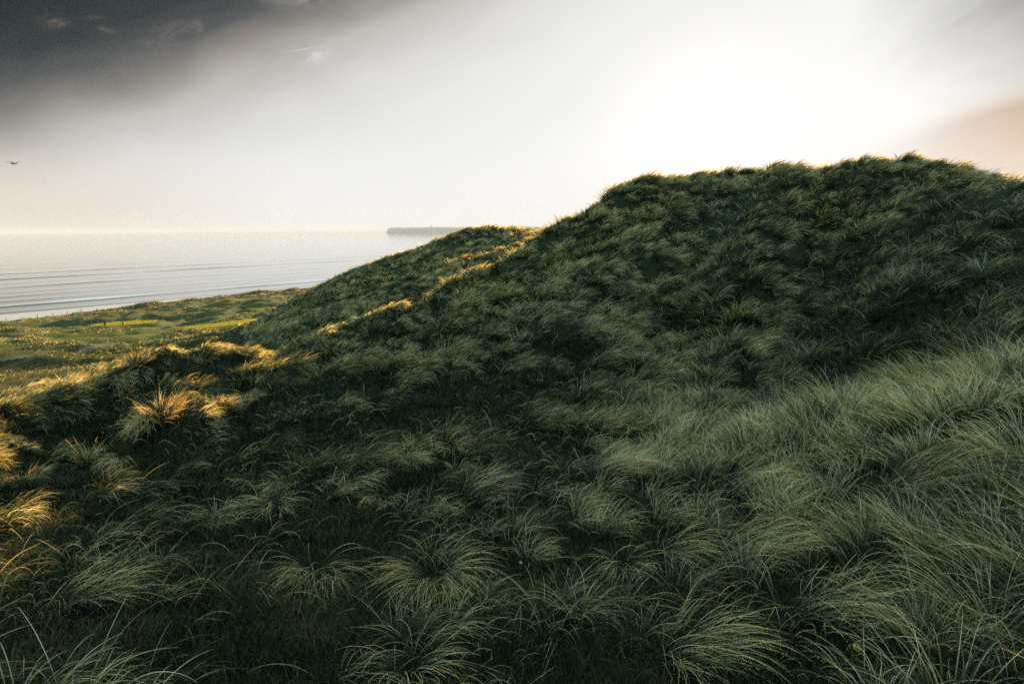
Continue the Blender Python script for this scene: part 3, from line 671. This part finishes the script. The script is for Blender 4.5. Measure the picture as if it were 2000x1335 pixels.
for poly, nn in ((TEE, 40000), (FAIR, 70000)):
    p_ = np.array(poly); lo_, hi_ = p_.min(0), p_.max(0); xy = lo_ + (hi_ - lo_) * g.random((nn, 2))
    xy = xy[poly_sd(poly, xy[:, 0], xy[:, 1]) < -.2]; nn = len(xy); x, y = xy.T
    P = grow(np.stack([x, y, zat(x, y) + .03], 1), .10 + .08 * g.random(nn), 6.28 * g.random(nn), .5 * g.random(nn), .4 + .8 * g.random(nn), 3)
    cc = np.array([(.20, .215, .016), (.28, .25, .025), (.14, .175, .015)])[g.integers(0, 3, nn)][:, None] * np.ones((1, 3, 1))
    B.add(P, B.taper(np.full(nn, .035), 3), cc)
tag(B.curves('lawn_grass', BLADE), kind='stuff')
# ------------------------------------------------------------------ sea air
zlo = min(float((GZ + CAM_Z).min()), -4) - 1.0; zhi = 71.0; hs = 70000.0
hv = [(sx_, sy_, z) for z in (zlo, zhi) for sx_, sy_ in ((-hs, -2000), (hs, -2000), (hs, hs), (-hs, hs))]
hm = raw_mesh('haze', np.array(hv, float), np.array([(3, 2, 1, 0), (4, 5, 6, 7), (0, 1, 5, 4), (1, 2, 6, 5), (2, 3, 7, 6), (3, 0, 4, 7)]), False)
mz = bpy.data.materials.new('sea_air'); mz.use_nodes = True; t = mz.node_tree; t.nodes.clear()
pv = t.nodes.new('ShaderNodeVolumePrincipled'); pv.inputs['Color'].default_value = (.56, .60, .72, 1); pv.inputs['Density'].default_value = 1.05e-4; pv.inputs['Anisotropy'].default_value = 0.0
mo = t.nodes.new('ShaderNodeOutputMaterial'); t.links.new(pv.outputs[0], mo.inputs['Volume'])
tag(obj('haze', hm, mz), kind='stuff')

# ------------------------------------------------------------------ single tussocks that stand out
def tussock(label, px, py, n, L, spread, lean, radial, th, straw, seed, wid=.0026, up=.15, bright=1.0):
    """lean = (dx, dy) of the wind over it, radial = how far it opens outward, th = (least, most) bow of a blade in degrees"""
    g = np.random.default_rng(seed); c = hit(px, py); d = float(np.hypot(*c))
    th_ = g.random(n) * 6.2832; rr_ = np.sqrt(g.random(n)) * spread
    ox, oy = rr_ * np.cos(th_), rr_ * np.sin(th_); bx, by = c[0] + ox, c[1] + oy; bz = zat(bx, by) - .02
    hx_ = lean[0] + radial * ox / spread + .25 * g.normal(size=n); hy_ = lean[1] + radial * oy / spread + .25 * g.normal(size=n)
    P = grow(np.stack([bx, by, bz], 1), L * (.5 + .6 * g.random(n)), np.arctan2(hy_, hx_), np.radians(4 + 200 * up * g.random(n)), np.radians(th[0] + (th[1] - th[0]) * g.random(n)), 11, 1.05, .4 * g.normal(size=n))
    P[..., 2] = np.maximum(P[..., 2], zat(P[..., 0].ravel(), P[..., 1].ravel()).reshape(P.shape[:2]) - .02)
    T = Blades(); rad = np.maximum(wid * .85, .00040 * d) * (.6 + .6 * g.random(n))
    T.add(P, T.taper(rad, 11), colours(np.clip(straw + .15 * g.normal(size=n), 0, 1), 1.15 * bright * (.75 + .5 * g.random(n)), 11, g))
    o = (c[0], c[1], float(zat(*[np.array([v_]) for v_ in c])[0])); ob = T.mesh('marram_tussock', BLADE, None, o); ob.location = o
    return tag(ob, label, 'grass tussock', 'marram tussocks standing out of the dune grass')
for k_, a_ in enumerate(TUSSOCKS):
    tussock(*a_, 100 + k_)

# ------------------------------------------------------------------ flowers in the grass
def plain(name, col, rough=.7):
    m, t, b = mat(name); c, n = noise_ramp(t, 25, [(.3, tuple(v * .75 for v in col)), (.7, col)], 4); t.links.new(c, b.inputs['Base Color']); b.inputs['Roughness'].default_value = rough; return m
M_YEL, M_DULL, M_PALE, M_STEM = plain('yellow_petal', (.80, .50, .02)), plain('dull_petal', (.42, .34, .10)), plain('pale_petal', (.55, .52, .38)), plain('flower_stem', (.06, .11, .04))
def flower(label, px, py, rad, rise, m, group=None):
    c = hit(px, py + 22); z = float(zat(np.array([c[0]]), np.array([c[1]]))[0]); f = empty('flower', (c[0], c[1], z)); tag(f, label, 'flower', group)
    d = ray(px, py); k_ = np.hypot(*c) / math.hypot(d[0], d[1]); top = CAM_Z + d[2] * k_ - z
    if top < .06: top = .06
    t_ = np.linspace(0, 1, 9); q_ = np.stack([.02 * np.sin(t_ * 2), 0 * t_, top * t_], -1); an = np.linspace(0, 2 * np.pi, 6, endpoint=False)
    V = (q_[:, None] + .0022 * np.stack([np.cos(an), np.sin(an), 0 * an], -1)[None]).reshape(-1, 3); i = np.arange(54).reshape(9, 6); j = np.roll(i, -1, 1)
    obj('stem', raw_mesh('stem', V, np.stack([i[:-1], j[:-1], j[1:], i[1:]], -1).reshape(-1, 4)), M_STEM, f)
    bm = bmesh.new()
    for ring, (nn, lf, tilt) in enumerate(((16, 1.0, .25), (12, .75, .7), (8, .45, 1.1))):
        for k2 in range(nn):
            a2 = 6.2832 * (k2 + .5 * ring) / nn; ca, sa = math.cos(a2), math.sin(a2); w = rad * .19
            pts_ = []
            for u, ww in ((.05, .4), (.5, 1), (.9, .8), (1.0, .2)):
                rr_, zz_ = rad * lf * u * math.cos(tilt), rad * lf * u * math.sin(tilt)
                pts_.append((bm.verts.new((ca * rr_ - sa * w * ww, sa * rr_ + ca * w * ww, zz_)), bm.verts.new((ca * rr_ + sa * w * ww, sa * rr_ - ca * w * ww, zz_ + rad * .02))))
            for p, q2 in zip(pts_, pts_[1:]): bm.faces.new((p[0], p[1], q2[1], q2[0]))
    me = bpy.data.meshes.new('flower_head'); bm.to_mesh(me); bm.free(); h = obj('flower_head', me, m, f); h.location = (.018, 0, top); h.rotation_euler = (.45, .1, 0)
flower('bright yellow flower among the blades near the bottom right', 1663, 1265, .020, 0, M_YEL)
flower('small dull yellow flower just right of the big bottom centre tussock', 869, 1215, .011, 0, M_DULL, 'small dull flowers by the tussock')
flower('lower of the two small dull flowers by the bottom centre tussock', 880, 1245, .011, 0, M_DULL, 'small dull flowers by the tussock')
flower('small pale flower head in the mossy gap right of bottom centre', 1013, 1098, .013, 0, M_PALE)

# ------------------------------------------------------------------ links: fence by the beach, tee furniture
M_WOOD, M_WIRE, M_RED, M_DARK = plain('weathered_post', (.10, .08, .06), .9), plain('fence_wire', (.12, .12, .12), .5), plain('red_brown_paint', (.16, .045, .02), .6), plain('dark_bin', (.012, .016, .014), .5)
def boxm(name, lo, hi, m, parent, bev=.01):
    bm = bmesh.new(); bmesh.ops.create_cube(bm, size=1)
    for v in bm.verts: v.co = [lo[i] + (v.co[i] + .5) * (hi[i] - lo[i]) for i in range(3)]
    bmesh.ops.bevel(bm, geom=bm.edges[:], offset=bev, segments=2, affect='EDGES')
    me = bpy.data.meshes.new(name); bm.to_mesh(me); bm.free(); return obj(name, me, m, parent)
FP = []
for px in (-60, -25, 11.5, 43, 73, 103, 132, 160, 190):
    a_ = azel(px, 616)[0]; dx, dy = math.sin(a_), math.cos(a_); r_ = 240.5 / (dx * NV[0] + dy * NV[1]); FP.append((dx * r_, dy * r_))
FP = np.array(FP); fz = zat(FP[:, 0], FP[:, 1])
fe = empty('wire_fence', (FP[2, 0], FP[2, 1], fz[2])); tag(fe, 'thin post and wire fence along the grass edge above the beach', 'fence')
for k_, ((x, y), z) in enumerate(zip(FP, fz)):
    hh = 1.35 + .25 * ((k_ * 37) % 10) / 10; p = boxm('post', (-.07, -.07, -.3), (.07, .07, hh), M_WOOD, fe, .015)
    p.location = (x - fe.location.x, y - fe.location.y, z - fe.location.z); p.rotation_euler = (.03 * math.sin(k_ * 2.1), .05 * math.sin(k_ * 3.3), k_)
for hgt in (.45, .8, 1.15):
    T = Blades(); q_ = np.stack([FP[:, 0], FP[:, 1], fz + hgt], -1)[None]; T.add(q_, np.full((1, len(FP)), .009), np.full((1, len(FP), 3), .1))
    w = T.mesh('wire', M_WIRE, fe, tuple(fe.location))
c = P3(205, 636, -21.0); z = float(zat(np.array([c[0]]), np.array([c[1]]))[0]) + .05
tp = empty('tee_post', (c[0], c[1], z), .5); tag(tp, 'reddish brown upright board on a post on the bright mown tee', 'tee post')
boxm('post', (-.05, .031, -.1), (.05, .12, .95), M_WOOD, tp); boxm('board', (-.2, -.03, .12), (.2, .03, 1.0), M_RED, tp)
c = P3(241, 635.2, -21.0); z = float(zat(np.array([c[0]]), np.array([c[1]]))[0]) + .05
tb = empty('litter_bin', (c[0], c[1], z)); tag(tb, 'small dark bin on the mown tee right of the brown board', 'bin')
lathe('body', [(0, .02), (.20, .02), (.24, .5), (.0, .5)], 18, M_DARK, tb); lathe('lid', [(.0, .502), (.27, .502), (.25, .56), (.1, .62), (0, .63)], 18, M_DARK, tb)
boxm('stake', (-.03, -.03, -.2), (.03, .03, .018), M_WOOD, tb, .005)

# ------------------------------------------------------------------ gull
d = ray(27, 320); d = d / np.linalg.norm(d); bp_ = d * 46 + np.array([0, 0, CAM_Z])
bd = bpy.data.meshes.new('bird')
co = [(.02, 0, 0), (.16, 0, .015), (.25, 0, .03), (.305, 0, .025), (.345, 0, .015), (-.14, 0, .005), (-.26, 0, .01), (-.34, 0, .01)]
ra = [(.062, .062), (.055, .055), (.036, .036), (.030, .030), (.008, .008), (.05, .045), (.03, .018), (.045, .008)]
ed = [(0, 1), (1, 2), (2, 3), (3, 4), (0, 5), (5, 6), (6, 7)]
for sgn in (-1, 1):
    prev = 0
    for x, y, z, a_, b_ in ((.06, .10, .05, .075, .02), (.09, .26, .13, .075, .013), (.05, .42, .16, .055, .010), (-.04, .56, .15, .03, .007), (-.12, .66, .13, .008, .004)):
        co.append((x, sgn * y, z)); ra.append((a_, b_)); ed.append((prev, len(co) - 1)); prev = len(co) - 1
bd.from_pydata(co, ed, [])
sk = bd.skin_vertices.new(name='') if hasattr(bd.skin_vertices, 'new') else None
bird = obj('bird', bd, plain('bird_plumage', (.07, .06, .05)))
md = bird.modifiers.new('skin', 'SKIN')
if len(bd.skin_vertices):
    for v, rr_ in zip(bd.skin_vertices[0].data, ra): v.radius = rr_
    bd.skin_vertices[0].data[0].use_root = True
bird.modifiers.new('smooth', 'SUBSURF').levels = 2
bird.location = bp_; bird.scale = (.85, .62, .6); bird.rotation_euler = (.10, 0, -.35)
tag(bird, 'dark bird gliding above the sea at the left edge of the sky', 'bird')
